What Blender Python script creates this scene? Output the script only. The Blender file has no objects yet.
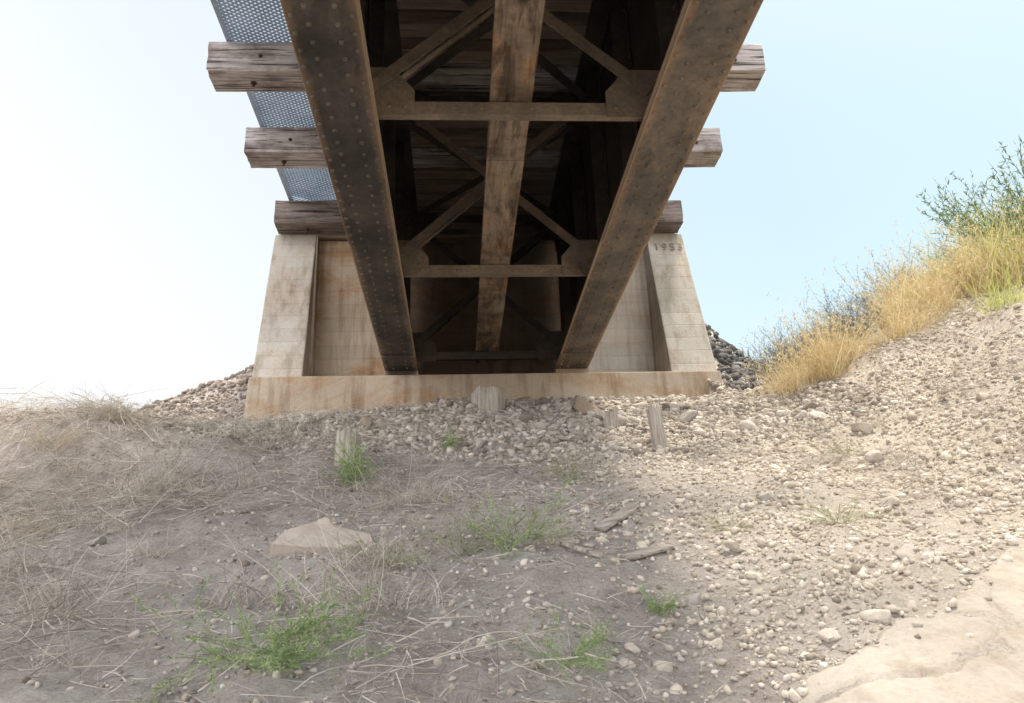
import bpy, math, random, numpy as np
from mathutils import Vector, Matrix
rng=np.random.default_rng(7); random.seed(7)
scene=bpy.context.scene; COL=scene.collection

# ------------------------------------------------------------------ helpers
def np_mesh(name,V,F,mat=None,smooth=False,F2=None):
    V=np.asarray(V,dtype=np.float32); F=np.asarray(F,dtype=np.int32)
    me=bpy.data.meshes.new(name)
    me.vertices.add(len(V)); me.vertices.foreach_set("co",V.ravel())
    k=F.shape[1]; nf=len(F)
    me.loops.add(F.size); me.loops.foreach_set("vertex_index",F.ravel())
    me.polygons.add(nf); me.polygons.foreach_set("loop_start",np.arange(0,nf*k,k,dtype=np.int32))
    me.polygons.foreach_set("loop_total",np.full(nf,k,dtype=np.int32))
    if smooth: me.polygons.foreach_set("use_smooth",np.ones(nf,dtype=bool))
    me.update(calc_edges=True); me.validate()
    if mat: me.materials.append(mat)
    return me
def add(name,me,parent=None,loc=(0,0,0),rot=None,label=None,category=None,kind=None,group=None):
    o=bpy.data.objects.new(name,me); COL.objects.link(o)
    o.location=loc
    if rot is not None: o.rotation_euler=rot
    if parent: o.parent=parent
    if label: o["label"]=label
    if category: o["category"]=category
    if kind: o["kind"]=kind
    if group: o["group"]=group
    return o
class MB:
    """accumulates polygons for one mesh"""
    def __init__(s): s.v=[];s.f=[];s.m=[]
    def hexa(s,c,mi=0):
        b=len(s.v); s.v+= [tuple(p) for p in c]
        for q in ((0,3,2,1),(4,5,6,7),(0,1,5,4),(1,2,6,5),(2,3,7,6),(3,0,4,7)):
            s.f.append(tuple(b+i for i in q)); s.m.append(mi)
    def box(s,x0,x1,y0,y1,z0,z1,mi=0):
        s.hexa([(x0,y0,z0),(x1,y0,z0),(x1,y1,z0),(x0,y1,z0),(x0,y0,z1),(x1,y0,z1),(x1,y1,z1),(x0,y1,z1)],mi)
    def beam(s,p,q,w,h,up=(0,0,1),mi=0):
        p=Vector(p);q=Vector(q);d=(q-p).normalized();sd=d.cross(Vector(up)).normalized();u=sd.cross(d)
        a=sd*w/2;b=u*h/2
        s.hexa([p-a-b,p+a-b,q+a-b,q-a-b,p-a+b,p+a+b,q+a+b,q-a+b],mi)
    def dome(s,c,n,r,h,mi=0,seg=7):
        n=Vector(n).normalized();t=n.orthogonal().normalized();w=n.cross(t);c=Vector(c);b=len(s.v)
        for rr,hh in ((1,0),(.78,.62),(.35,.95)):
            for i in range(seg):
                a=2*math.pi*i/seg; s.v.append(tuple(c+t*math.cos(a)*r*rr+w*math.sin(a)*r*rr+n*h*hh))
        for k in range(2):
            for i in range(seg):
                j=(i+1)%seg; s.f.append((b+k*seg+i,b+k*seg+j,b+(k+1)*seg+j,b+(k+1)*seg+i)); s.m.append(mi)
        s.f.append(tuple(b+2*seg+i for i in range(seg))); s.m.append(mi)
    def cyl(s,c,n,r,h,mi=0,seg=8):
        n=Vector(n).normalized();t=n.orthogonal().normalized();w=n.cross(t);c=Vector(c);b=len(s.v)
        for hh in (0,h):
            for i in range(seg):
                a=2*math.pi*i/seg; s.v.append(tuple(c+t*math.cos(a)*r+w*math.sin(a)*r+n*hh))
        for i in range(seg):
            j=(i+1)%seg; s.f.append((b+i,b+j,b+seg+j,b+seg+i)); s.m.append(mi)
        s.f.append(tuple(b+seg+i for i in range(seg))); s.m.append(mi)
    def mesh(s,name,mats,bevel=0,smooth=False):
        me=bpy.data.meshes.new(name); me.from_pydata(s.v,[],s.f)
        for m in mats: me.materials.append(m)
        me.polygons.foreach_set("material_index",s.m)
        me.update()
        if bevel:
            import bmesh
            bm=bmesh.new(); bm.from_mesh(me)
            bmesh.ops.bevel(bm,geom=list(bm.edges),offset=bevel,segments=2,affect='EDGES',profile=.6)
            bm.to_mesh(me); bm.free()
        if smooth: me.polygons.foreach_set("use_smooth",[True]*len(me.polygons))
        return me

def hash2(i,j,seed):
    h=(i.astype(np.int64)*374761393+j.astype(np.int64)*668265263+seed*1442695)&0xffffffff
    h=((h^(h>>13))*1274126177)&0xffffffff
    return ((h^(h>>16))&0xffff)/65535.0
def vnoise(x,y,seed=0):
    i=np.floor(x).astype(np.int64);j=np.floor(y).astype(np.int64);fx=x-i;fy=y-j
    fx=fx*fx*(3-2*fx);fy=fy*fy*(3-2*fy)
    a=hash2(i,j,seed);b=hash2(i+1,j,seed);c=hash2(i,j+1,seed);d=hash2(i+1,j+1,seed)
    return (a*(1-fx)+b*fx)*(1-fy)+(c*(1-fx)+d*fx)*fy-.5
def fbm(x,y,o=4,seed=0):
    r=0;a=1
    for k in range(o):
        r=r+a*vnoise(x*2**k,y*2**k,seed+k*17);a*=.5
    return r

# ------------------------------------------------------------------ materials
def new_mat(name):
    m=bpy.data.materials.new(name);m.use_nodes=True;nt=m.node_tree
    return m,nt,nt.nodes,nt.links,nt.nodes["Principled BSDF"]
def ramp(nt,stops):
    r=nt.nodes.new("ShaderNodeValToRGB");e=r.color_ramp.elements
    while len(e)<len(stops): e.new(.5)
    for k,(p,c) in enumerate(stops):
        e[k].position=p; e[k].color=(c[0],c[1],c[2],1)
    return r
def noise(nt,vec,scale,detail=6,rough=.6,stretch=None,dist=0):
    n=nt.nodes.new("ShaderNodeTexNoise");n.inputs["Scale"].default_value=scale
    n.inputs["Detail"].default_value=detail;n.inputs["Roughness"].default_value=rough
    n.inputs["Distortion"].default_value=dist
    if stretch:
        mp=nt.nodes.new("ShaderNodeMapping");mp.inputs["Scale"].default_value=stretch
        nt.links.new(vec,mp.inputs["Vector"]);vec=mp.outputs[0]
    nt.links.new(vec,n.inputs["Vector"]);return n.outputs["Fac"]
def mix(nt,fac,a,b,mode='MIX'):
    n=nt.nodes.new("ShaderNodeMix");n.data_type='RGBA';n.blend_type=mode
    for sck,val in ((n.inputs[0],fac),(n.inputs[6],a),(n.inputs[7],b)):
        if hasattr(val,"links") or hasattr(val,"is_linked"): nt.links.new(val,sck)
        elif isinstance(val,(int,float)): sck.default_value=val
        else: sck.default_value=(val[0],val[1],val[2],1)
    return n.outputs[2]
def math_n(nt,op,a,b=0,clamp=False):
    n=nt.nodes.new("ShaderNodeMath");n.operation=op;n.use_clamp=clamp
    for sck,val in ((n.inputs[0],a),(n.inputs[1],b)):
        if isinstance(val,(int,float)): sck.default_value=val
        else: nt.links.new(val,sck)
    return n.outputs[0]
def mrange(nt,v,a,b,c=0,d=1):
    n=nt.nodes.new("ShaderNodeMapRange")
    nt.links.new(v,n.inputs[0])
    for k,x in zip((1,2,3,4),(a,b,c,d)): n.inputs[k].default_value=x
    return n.outputs[0]
def bump(nt,bsdf,h,strength,dist,prev=None):
    b=nt.nodes.new("ShaderNodeBump");b.inputs["Strength"].default_value=strength;b.inputs["Distance"].default_value=dist
    nt.links.new(h,b.inputs["Height"])
    if prev: nt.links.new(prev,b.inputs["Normal"])
    nt.links.new(b.outputs[0],bsdf.inputs["Normal"]);return b.outputs[0]
def pos(nt):
    return nt.nodes.new("ShaderNodeNewGeometry").outputs["Position"]
def sep(nt,v):
    n=nt.nodes.new("ShaderNodeSeparateXYZ");nt.links.new(v,n.inputs[0]);return n.outputs

def steel_mat(name,c0,c1,c2,edge=None,sc=1.6,blotch=.6,orange=.4):
    m,nt,N,L,B=new_mat(name);P=pos(nt)
    a=noise(nt,P,sc,10,.72);b=noise(nt,P,34,6,.7);d=noise(nt,P,7.5,8,.7,(1,.35,1),.4);e=noise(nt,P,2.0,9,.7,(1,.5,1),.6)
    r=ramp(nt,[(.36,c0),(.5,c1),(.64,c2)]);L.new(a,r.inputs[0])
    r2=ramp(nt,[(.3,(.6,.6,.6)),(.55,(1,1,1)),(.75,(1.2,1.17,1.12))]);L.new(b,r2.inputs[0])
    col=mix(nt,.8,r.outputs[0],r2.outputs[0],'MULTIPLY')
    r3=ramp(nt,[(.56,(0,0,0)),(.66,(1,1,1))]);L.new(d,r3.inputs[0])
    col=mix(nt,math_n(nt,'MULTIPLY',r3.outputs[0],orange),col,(c2[0]*1.6,c2[1]*1.25,c2[2]*.95))
    r4=ramp(nt,[(.40,(.38,.37,.37)),(.5,(1,1,1))]);L.new(e,r4.inputs[0])
    col=mix(nt,blotch,col,r4.outputs[0],'MULTIPLY')
    if edge:
        # rust creeping in from the flange edges: |x-xc|
        xc,half=edge
        dd=math_n(nt,'ABSOLUTE',math_n(nt,'SUBTRACT',sep(nt,P)[0],xc))
        f=math_n(nt,'ADD',mrange(nt,dd,half-.085,half,-.15,1),math_n(nt,'MULTIPLY',math_n(nt,'SUBTRACT',e,.56),2.2),True)
        col=mix(nt,math_n(nt,'MULTIPLY',f,.8),col,(.29,.18,.10))
        f2=mrange(nt,dd,half-.016,half-.006)
        col=mix(nt,math_n(nt,'MULTIPLY',f2,.7),col,(.44,.35,.26))
    L.new(col,B.inputs["Base Color"]);B.inputs["Roughness"].default_value=.58;B.inputs["Metallic"].default_value=.15
    bump(nt,B,b,.35,.004)
    return m
M_steel=steel_mat("rusty_dark_steel",(.045,.041,.037),(.075,.065,.056),(.118,.097,.078),(-.665,.195))
M_steel_ochre=steel_mat("ochre_stained_steel",(.075,.066,.057),(.13,.11,.09),(.20,.165,.125),(1.385,.195),2.2,.5)
M_rivet=steel_mat("worn_rivet_steel",(.075,.066,.057),(.11,.095,.08),(.15,.126,.103),None,1.6,.3,0)
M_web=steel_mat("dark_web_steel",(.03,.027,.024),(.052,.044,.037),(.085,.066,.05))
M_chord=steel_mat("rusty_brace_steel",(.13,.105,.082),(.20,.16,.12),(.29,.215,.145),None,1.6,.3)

def wood_mat(name,c0,c1,c2,axis='X',crk=.8,stain=.75,rust=0):
    m,nt,N,L,B=new_mat(name);P=pos(nt)
    st=(.9,14,14) if axis=='X' else (14,.9,14)
    oi=N.new("ShaderNodeObjectInfo")
    va=N.new("ShaderNodeVectorMath");va.operation='ADD';L.new(P,va.inputs[0])
    cb=N.new("ShaderNodeCombineXYZ");L.new(math_n(nt,'MULTIPLY',oi.outputs["Random"],9),cb.inputs[0]);L.new(cb.outputs[0],va.inputs[1])
    V=va.outputs[0]
    g=noise(nt,V,1.6,10,.7,st,.4);bl=noise(nt,V,1.9,8,.7,(1,1.5,1.5));cr=noise(nt,V,2.6,4,.5,(st[0]*.55,st[1]*1.2,st[2]*1.2),.6)
    r=ramp(nt,[(.32,c0),(.48,c1),(.66,c2)]);L.new(g,r.inputs[0])
    r2=ramp(nt,[(.38,(.36,.29,.25)),(.54,(1,1,1))]);L.new(bl,r2.inputs[0])
    col=mix(nt,stain,r.outputs[0],r2.outputs[0],'MULTIPLY')
    ck=ramp(nt,[(.37,(.08,.07,.06)),(.42,(1,1,1))]);L.new(cr,ck.inputs[0])
    col=mix(nt,crk,col,ck.outputs[0],'MULTIPLY')
    if rust:
        rn=noise(nt,V,3.1,8,.7,(1.6,.6,1),.5);rr=ramp(nt,[(.52,(1,1,1)),(.64,(1.1,.70,.42))]);L.new(rn,rr.inputs[0])
        col=mix(nt,rust,col,rr.outputs[0],'MULTIPLY')
        rn2=noise(nt,V,1.5,8,.7,(3.2,.6,1),.7);rr2=ramp(nt,[(.47,(1,1,1)),(.60,(.20,.17,.15))]);L.new(rn2,rr2.inputs[0])
        col=mix(nt,rust,col,rr2.outputs[0],'MULTIPLY')
    L.new(col,B.inputs["Base Color"]);B.inputs["Roughness"].default_value=.9
    n1=bump(nt,B,g,.8,.014);bump(nt,B,ck.outputs[0],.7,.014,n1)
    return m
M_tie=wood_mat("weathered_tie_wood",(.215,.19,.19),(.39,.355,.35),(.60,.56,.545),'X',.9,.8)
M_tie_dark=wood_mat("creosoted_tie_wood",(.09,.07,.066),(.17,.14,.13),(.30,.25,.22))
M_tie_under=wood_mat("sheltered_tie_wood",(.20,.15,.12),(.27,.21,.165),(.35,.28,.22),'X',.25,.35)
M_plank=wood_mat("stained_plank_wood",(.17,.128,.09),(.26,.20,.145),(.34,.265,.195),'Y',.4,.85,.85)
M_stub=wood_mat("bleached_old_wood",(.3,.26,.225),(.46,.41,.36),(.62,.57,.51),'X',.35,.3)

def concrete_mat(name,ca,cb_,boards=True,stain=.6,rust=.8,rough=1):
    m,nt,N,L,B=new_mat(name);P=pos(nt)
    a=noise(nt,P,1.3,9,.65);b=noise(nt,P,40,5,.7);v=noise(nt,P,2.5,7,.6,(3.2,3.2,.35));st=noise(nt,P,.8,8,.7,(1,1,2.2),.8)
    r=ramp(nt,[(.3,ca),(.68,cb_)]);L.new(a,r.inputs[0])
    r2=ramp(nt,[(.3,(.58,.49,.41)),(.52,(1,1,1))]);L.new(v,r2.inputs[0])
    col=mix(nt,stain,r.outputs[0],r2.outputs[0],'MULTIPLY')
    rs=ramp(nt,[(.48,(1,1,1)),(.62,(.82,.62,.43))]);L.new(st,rs.inputs[0])
    col=mix(nt,rust,col,rs.outputs[0],'MULTIPLY')
    r3=ramp(nt,[(.3,(.8,.8,.8)),(.6,(1.08,1.08,1.08))]);L.new(b,r3.inputs[0]);col=mix(nt,.6,col,r3.outputs[0],'MULTIPLY')
    n1=bump(nt,B,b,.35*rough,.008)
    if boards:
        z=sep(nt,P)[2]
        w=math_n(nt,'FRACT',math_n(nt,'ADD',math_n(nt,'MULTIPLY',z,1/.19),math_n(nt,'MULTIPLY',a,.12)))
        rl=ramp(nt,[(.0,(.0,.0,.0)),(.05,(1,1,1)),(.95,(1,1,1)),(1,(.0,.0,.0))]);L.new(w,rl.inputs[0])
        n1=bump(nt,B,rl.outputs[0],.3,.008,n1)
        rl2=ramp(nt,[(.0,(.8,.77,.74)),(.06,(1,1,1)),(.94,(1,1,1)),(1,(.8,.77,.74))]);L.new(w,rl2.inputs[0])
        col=mix(nt,.5,col,rl2.outputs[0],'MULTIPLY')
        fl=math_n(nt,'FLOOR',math_n(nt,'ADD',math_n(nt,'MULTIPLY',z,1/.19),math_n(nt,'MULTIPLY',a,.12)))
        wn=N.new("ShaderNodeTexWhiteNoise");wn.noise_dimensions='1D';L.new(fl,wn.inputs["W"])
        rw=ramp(nt,[(0,(.89,.87,.85)),(1,(1.05,1.05,1.05))]);L.new(wn.outputs["Value"],rw.inputs[0]);col=mix(nt,.6,col,rw.outputs[0],'MULTIPLY')
    bump(nt,B,a,.3*rough,.03,n1)
    L.new(col,B.inputs["Base Color"]);B.inputs["Roughness"].default_value=.92
    return m
M_conc=concrete_mat("board_formed_concrete",(.44,.41,.365),(.58,.555,.51),True,.8,.35)
M_wall_warm=concrete_mat("rust_washed_concrete",(.55,.45,.34),(.70,.61,.50),True,.95,.85)
M_wall_grey=concrete_mat("gray_board_concrete",(.55,.52,.47),(.70,.67,.62),True,.85,.35)
M_conc_dark=concrete_mat("soot_shade_concrete",(.15,.115,.09),(.24,.19,.15),True,.8)  # dark colour holds soot plus painted shade between the girders
M_seat=concrete_mat("stained_concrete",(.44,.36,.275),(.57,.50,.415),False,.95,.8)
M_slab=concrete_mat("sandy_concrete",(.35,.31,.27),(.47,.43,.38),False,.45,.1,2.4)

def ground_mat():
    m,nt,N,L,B=new_mat("dry_soil");P=pos(nt);X=sep(nt,P)
    a=noise(nt,P,.9,10,.65);b=noise(nt,P,9,8,.75);c=noise(nt,P,70,5,.7)
    r=ramp(nt,[(.32,(.375,.33,.305)),(.5,(.51,.46,.43)),(.68,(.62,.575,.54))]);L.new(a,r.inputs[0])
    rb=ramp(nt,[(.3,(.60,.56,.53)),(.55,(1,1,1)),(.75,(1.15,1.13,1.1))]);L.new(b,rb.inputs[0])
    col=mix(nt,.85,r.outputs[0],rb.outputs[0],'MULTIPLY')
    sunlit_soil=ramp(nt,[(.3,(.56,.49,.41)),(.7,(.71,.635,.55))]);L.new(b,sunlit_soil.inputs[0])
    f=math_n(nt,'ADD',mrange(nt,X[0],.7,3.0),math_n(nt,'MULTIPLY',math_n(nt,'SUBTRACT',a,.5),2.0),True)  # soil paled and warmed towards +X, bank sunlight partly put into the colour
    col=mix(nt,f,col,sunlit_soil.outputs[0])
    rc=ramp(nt,[(.3,(.68,.66,.64)),(.6,(1.1,1.1,1.1))]);L.new(c,rc.inputs[0]);col=mix(nt,.75,col,rc.outputs[0],'MULTIPLY')
    L.new(col,B.inputs["Base Color"]);B.inputs["Roughness"].default_value=.97
    vo=N.new("ShaderNodeTexVoronoi");vo.inputs["Scale"].default_value=42;L.new(P,vo.inputs["Vector"])
    n1=bump(nt,B,vo.outputs["Distance"],.5,.012)
    n2=bump(nt,B,b,.9,.06,n1);bump(nt,B,c,.7,.012,n2)
    return m
M_ground=ground_mat()
def island_mat(name,stops,rough=.9,transl=0,bumpy=True):
    m,nt,N,L,B=new_mat(name)
    g=N.new("ShaderNodeNewGeometry")
    r=ramp(nt,stops);L.new(g.outputs["Random Per Island"],r.inputs[0]);col=r.outputs[0]
    if bumpy:
        c=noise(nt,g.outputs["Position"],45,5,.7)
        rc=ramp(nt,[(.3,(.7,.68,.66)),(.65,(1.15,1.15,1.15))]);L.new(c,rc.inputs[0]);col=mix(nt,.7,col,rc.outputs[0],'MULTIPLY')
        bump(nt,B,c,.4,.008)
    L.new(col,B.inputs["Base Color"]);B.inputs["Roughness"].default_value=rough
    if transl:
        t=N.new("ShaderNodeBsdfTranslucent");L.new(col,t.inputs[0]);mx=N.new("ShaderNodeMixShader");mx.inputs[0].default_value=transl
        L.new(B.outputs[0],mx.inputs[1]);L.new(t.outputs[0],mx.inputs[2]);L.new(mx.outputs[0],N["Material Output"].inputs[0])
    return m
M_rock=island_mat("river_gravel",[(0,(.20,.17,.145)),(.25,(.35,.305,.265)),(.5,(.46,.41,.36)),(.85,(.55,.50,.445)),(1,(.68,.64,.585))])
M_rockwarm=island_mat("sunlit_bank_gravel",[(0,(.32,.27,.22)),(.25,(.52,.455,.38)),(.7,(.64,.575,.49)),(1,(.75,.70,.62))])  # bank stones lightened, sunlight partly put into their colour
M_ballast=island_mat("dark_ballast",[(0,(.08,.08,.08)),(.6,(.16,.155,.155)),(1,(.28,.265,.26))])
M_mound=island_mat("brown_mound_gravel",[(0,(.18,.15,.13)),(.6,(.32,.275,.24)),(1,(.46,.41,.36))])
M_rockbrown=island_mat("brown_rock",[(0,(.26,.19,.15)),(1,(.34,.27,.21))])
M_rockpale=island_mat("pale_rock",[(0,(.44,.385,.33)),(1,(.54,.485,.425))])
M_rockgrey=island_mat("gray_rock",[(0,(.30,.28,.26)),(1,(.42,.39,.36))])
M_chunk=concrete_mat("tan_broken_concrete",(.47,.40,.345),(.56,.49,.43),False,.4,.15)
M_straw=island_mat("dry_straw",[(0,(.20,.17,.145)),(.35,(.42,.37,.32)),(.75,(.61,.56,.49)),(1,(.78,.73,.65))],.8,.25,False)
M_straw2=island_mat("pale_dry_brush",[(0,(.36,.30,.23)),(.4,(.58,.515,.41)),(1,(.80,.74,.63))],.8,.4,False)
M_gold=island_mat("golden_grass",[(0,(.48,.37,.19)),(.5,(.76,.63,.38)),(1,(.88,.80,.58))],.75,.42,False)
M_yg=island_mat("yellow_green_grass",[(0,(.28,.36,.07)),(.5,(.58,.62,.20)),(1,(.80,.76,.38))],.7,.42,False)
M_green=island_mat("green_weed_leaf",[(0,(.18,.26,.10)),(.5,(.34,.44,.20)),(1,(.54,.61,.36))],.6,.35,False)
M_dull=island_mat("dull_weed_leaf",[(0,(.20,.22,.12)),(.5,(.38,.39,.24)),(1,(.54,.51,.37))],.7,.3,False)
M_sage=island_mat("gray_blue_brush",[(0,(.12,.14,.17)),(.5,(.21,.24,.27)),(1,(.38,.405,.42))],.8,.3,False)
M_sage_green=island_mat("dark_green_brush",[(0,(.09,.14,.07)),(.5,(.18,.25,.12)),(1,(.35,.41,.24))],.8,.3,False)
M_grate,nt,N,L,B=new_mat("galvanized_grating");P=pos(nt)
r=ramp(nt,[(.3,(.25,.33,.44)),(.7,(.37,.47,.60))]);L.new(noise(nt,P,3,6,.6),r.inputs[0]);L.new(r.outputs[0],B.inputs["Base Color"])
B.inputs["Metallic"].default_value=.2;B.inputs["Roughness"].default_value=.5
M_bolt=steel_mat("bolt_steel",(.03,.02,.018),(.06,.04,.03),(.10,.06,.04))
M_dark,nt,N,L,B=new_mat("dark_inscription");B.inputs["Base Color"].default_value=(.28,.25,.215,1);B.inputs["Roughness"].default_value=.95  # digits in one even dark grey-brown

# ------------------------------------------------------------------ terrain
def sp(x,k=3.0): return np.log1p(np.exp(np.clip(x*k,-40,40)))/k
def sg(x): return 1/(1+np.exp(-np.clip(x,-40,40)))
def hbase(X,Y):
    X=np.asarray(X,float);Y=np.asarray(Y,float)
    ymax=9.6-1.4*sg((X-4.0)*3)
    ye=ymax-sp(ymax-Y,4); ye=.3+sp(ye-.3,3)
    z=.43*ye-1.4
    z=z-.07*np.clip(-X-.5,0,5)*np.clip((Y-6)/3,0,1)
    z=z-.24*np.exp(-((X+2.3)**2/1.6+(Y-9.2)**2/.6))
    z=z-.06*np.exp(-((Y-9.2)**2/.6))
    side=.66*sp(X-3.25,4); side=1.58-sp(1.58-side,4); z=z+side
    z=z+.12*np.exp(-((X+3.1)**2/1.2+(Y-6.2)**2/.8))
    # undercut ledge of matted soil
    z=z+.22*sg((Y-5.72-.14*np.sin(X*3.1+1)-.1*fbm(X*2,Y*0,3,44))*16)*np.exp(-((X+3.1)**2/1.3))*np.exp(-np.maximum(0,Y-6.1)**2/1.6)
    z=z-.10*np.clip(Y-11,0,40)
    return z
def hgt(X,Y,fine=True):
    X=np.asarray(X,float);Y=np.asarray(Y,float)
    z=hbase(X,Y)
    d=np.abs(X-.36)
    fill=np.where(X<.36,np.maximum(5.0-.9*np.maximum(0,d-1.35),3.4-.36*(d-3.16)),5.0-.9*np.maximum(0,d-1.9))-1.2*np.maximum(0,10.6-Y)
    foot=(X>-2.3)&(X<3.0)&(Y<10.7)
    fill=np.where(foot,-9,fill)
    z=sp(fill-z,6)+z
    near=np.clip(1-(np.hypot(X,Y-6)-9)/6,0,1)
    z=z+near*(.16*fbm(X*.8,Y*.8,3,1)+.065*fbm(X*3.1,Y*3.1,3,5)+(.028*fbm(X*11,Y*11,3,9) if fine else 0))
    return z
SE=np.array([(.75,2.3),(1.02,2.80),(1.2,2.98),(1.45,3.10),(1.75,3.27),(2.0,3.42),(2.25,3.62),(2.62,3.86),(3.3,4.15),(4.2,4.4)])
def slab_edge(x): return np.interp(x,SE[:,0],SE[:,1])+.06*fbm(np.asarray(x)*4,np.zeros_like(x),5,2)
def axis(lo,hi,st,far,n):
    a=np.arange(lo,hi+1e-6,st)
    g=np.geomspace(st*2,far,n)
    return np.concatenate([lo-g[::-1],a,hi+g])
xs=axis(-5.8,7.5,.045,400,32); ys=axis(2.2,13.5,.042,400,32)
XX,YY=np.meshgrid(xs,ys); ZZ=hgt(XX,YY)
V=np.stack([XX,YY,ZZ],-1).reshape(-1,3); nx=len(xs);ny=len(ys)
idx=np.arange(nx*ny).reshape(ny,nx)
F=np.stack([idx[:-1,:-1],idx[:-1,1:],idx[1:,1:],idx[1:,:-1]],-1).reshape(-1,4)
add("ground",np_mesh("ground",V,F,M_ground,True),kind="structure")

# ------------------------------------------------------------------ stones
import bmesh
def ico(sub):
    bm=bmesh.new();bmesh.ops.create_icosphere(bm,subdivisions=sub,radius=1)
    v=np.array([tuple(x.co) for x in bm.verts]);f=np.array([[q.index for q in p.verts] for p in bm.faces]);bm.free();return v,f
ICO={1:ico(1),2:ico(2),3:ico(3)}
def rand_rots(n):
    q=rng.normal(size=(n,4));q/=np.linalg.norm(q,axis=1)[:,None];w,x,y,z=q.T
    return np.stack([np.stack([1-2*(y*y+z*z),2*(x*y-z*w),2*(x*z+y*w)],-1),np.stack([2*(x*y+z*w),1-2*(x*x+z*z),2*(y*z-x*w)],-1),np.stack([2*(x*z-y*w),2*(y*z+x*w),1-2*(x*x+y*y)],-1)],1)
def stones(pts,rad,sub):
    v,f=ICO[sub];n=len(pts)
    dd=.32 if sub==1 else .10
    d=1+rng.uniform(-dd,dd,size=(n,len(v)))
    vv=v[None]*d[...,None]
    if sub==2:
        for _ in range(8):
            pn=rng.normal(size=(n,1,3));pn/=np.linalg.norm(pn,axis=2,keepdims=True)
            t=(vv*pn).sum(-1,keepdims=True);lim=rng.uniform(.35,.7,(n,1,1))
            vv=vv-np.maximum(t-lim,0)*pn
        vv*=1.3
    sc=rng.uniform(.5,1.3,size=(n,1,3))
    vv=vv*sc
    vv=np.einsum('nij,nkj->nki',rand_rots(n),vv)
    vv[...,2]*=.8
    vv=vv*rad[:,None,None]+pts[:,None,:]
    ff=f[None]+(np.arange(n)*len(v))[:,None,None]
    return vv.reshape(-1,3),ff.reshape(-1,3)
def scatter(n,x0,x1,y0,y1,dens=None):
    x=rng.uniform(x0,x1,n);y=rng.uniform(y0,y1,n)
    if dens is not None:
        k=rng.random(n)<dens(x,y);x=x[k];y=y[k]
    k=~((x>-2.5)&(x<3.22)&(y>9.3)&(y<10.9))
    k&=~((x>.75)&(y<slab_edge(x)-.02)&(rng.random(len(x))<np.clip(.7+(slab_edge(x)-y)*1.5,0,.97)))
    return x[k],y[k]
def layer(x,y,r,sub,sink=.25):
    z=hgt(x,y)+r*(.5-sink)
    return stones(np.stack([x,y,z],-1),r,sub)
clump=lambda x,y,s=0:np.clip(.6+1.6*fbm(x*1.3,y*1.3,3,33+s),0.05,1)
def ln(n,med,sig,lo,hi): return np.clip(med*np.exp(rng.normal(0,sig,n)),lo,hi)
def stuff_mesh(name,parts,mat,label):
    off=0;Vs=[];Fs=[]
    for v,f in parts: Vs.append(v);Fs.append(f+off);off+=len(v)
    add(name,np_mesh(name,np.concatenate(Vs),np.concatenate(Fs),mat),kind="stuff",label=label)
A=[]
x,y=scatter(36000,-3.4,3.8,6.2,9.6,lambda x,y:np.clip((y-6.2+1.2*fbm(x,y,2,3))/1.4,0,1));A.append(layer(x,y,ln(len(x),.018,.42,.008,.045),1))
x,y=scatter(2400,-3.2,3.6,6.8,9.4,lambda x,y:np.clip((y-6.6+.8*fbm(x,y,2,3))/1.6,0,1));A.append(layer(x,y,ln(len(x),.030,.42,.018,.075),2))
x,y=scatter(28000,-2.6,1.8,2.5,7.2,lambda x,y:clump(x,y,8)*np.clip(.4+.28*(x+.5),.12,1));A.append(layer(x,y,ln(len(x),.0078,.45,.0035,.02),1))
x,y=scatter(300,-2.4,1.8,2.6,7,lambda x,y:clump(x,y,12));A.append(layer(x,y,ln(len(x),.015,.35,.009,.028),2,.4))
stuff_mesh("gravel",A,M_rock,"loose tan and gray river gravel covering the slope")
x,y=scatter(16000,-6.5,-2.0,8.6,13.2);stuff_mesh("mound_gravel",[layer(x,y,ln(len(x),.026,.35,.014,.055),1)],M_mound,"brownish gravel shoulder beside the abutment")
A=[]
bankw=lambda x,y:np.clip((x-.5)/1.6,0,1)
x,y=scatter(78000,.6,6.8,2.5,9.3,lambda x,y:np.clip(clump(x,y)+.15,0,1)*bankw(x,y));A.append(layer(x,y,ln(len(x),.0096,.5,.004,.03),1))
x,y=scatter(3000,.8,6.5,2.8,9.2,lambda x,y:clump(x,y,4)*bankw(x,y)*np.clip((y-2.6)/3.5,.12,1));A.append(layer(x,y,ln(len(x),.019,.42,.011,.052),2,.35))
stuff_mesh("bank_gravel",A,M_rockwarm,"warm pale gravel and pebbles on the sunlit bank")
x,y=scatter(5000,3.05,5.6,9.0,13.2,lambda x,y:np.clip((y-9.0)*2,0,1)*np.clip((5.2-x),0,1));stuff_mesh("ballast",[layer(x,y,ln(len(x),.045,.3,.025,.09),1,.2)],M_ballast,"dark gray track ballast spilled beside the abutment")

def G(x,y): return float(hgt(np.array([x]),np.array([y]))[0])
def boulder(x,y,rx,ry,rz,mat,label,sink=.3):
    v,f=ICO[3];n=v.copy()
    s=rng.uniform(0,99);d=1+.3*fbm(n[:,0]*1.6+s,n[:,1]*1.6+n[:,2]*2.1+s,3,11)
    n=n*d[:,None]
    for _ in range(9):
        pn=rng.normal(size=3);pn/=np.linalg.norm(pn);t=(n@pn)[:,None];n=n-np.maximum(t-rng.uniform(.35,.7),0)*pn*.98
    n=n*np.array([rx,ry,rz])*1.25
    me=np_mesh("rock",n,f,mat)
    return add("rock",me,loc=(x,y,G(x,y)+rz*(1-2*sink)),rot=(random.uniform(-.2,.2),random.uniform(-.2,.2),random.uniform(0,6)),label=label,category="rock",group="larger stones on the slope")
boulder(1.32,8.3,.23,.13,.11,M_rockbrown,"rusty brown angular boulder among gravel below the abutment",.25)
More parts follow.
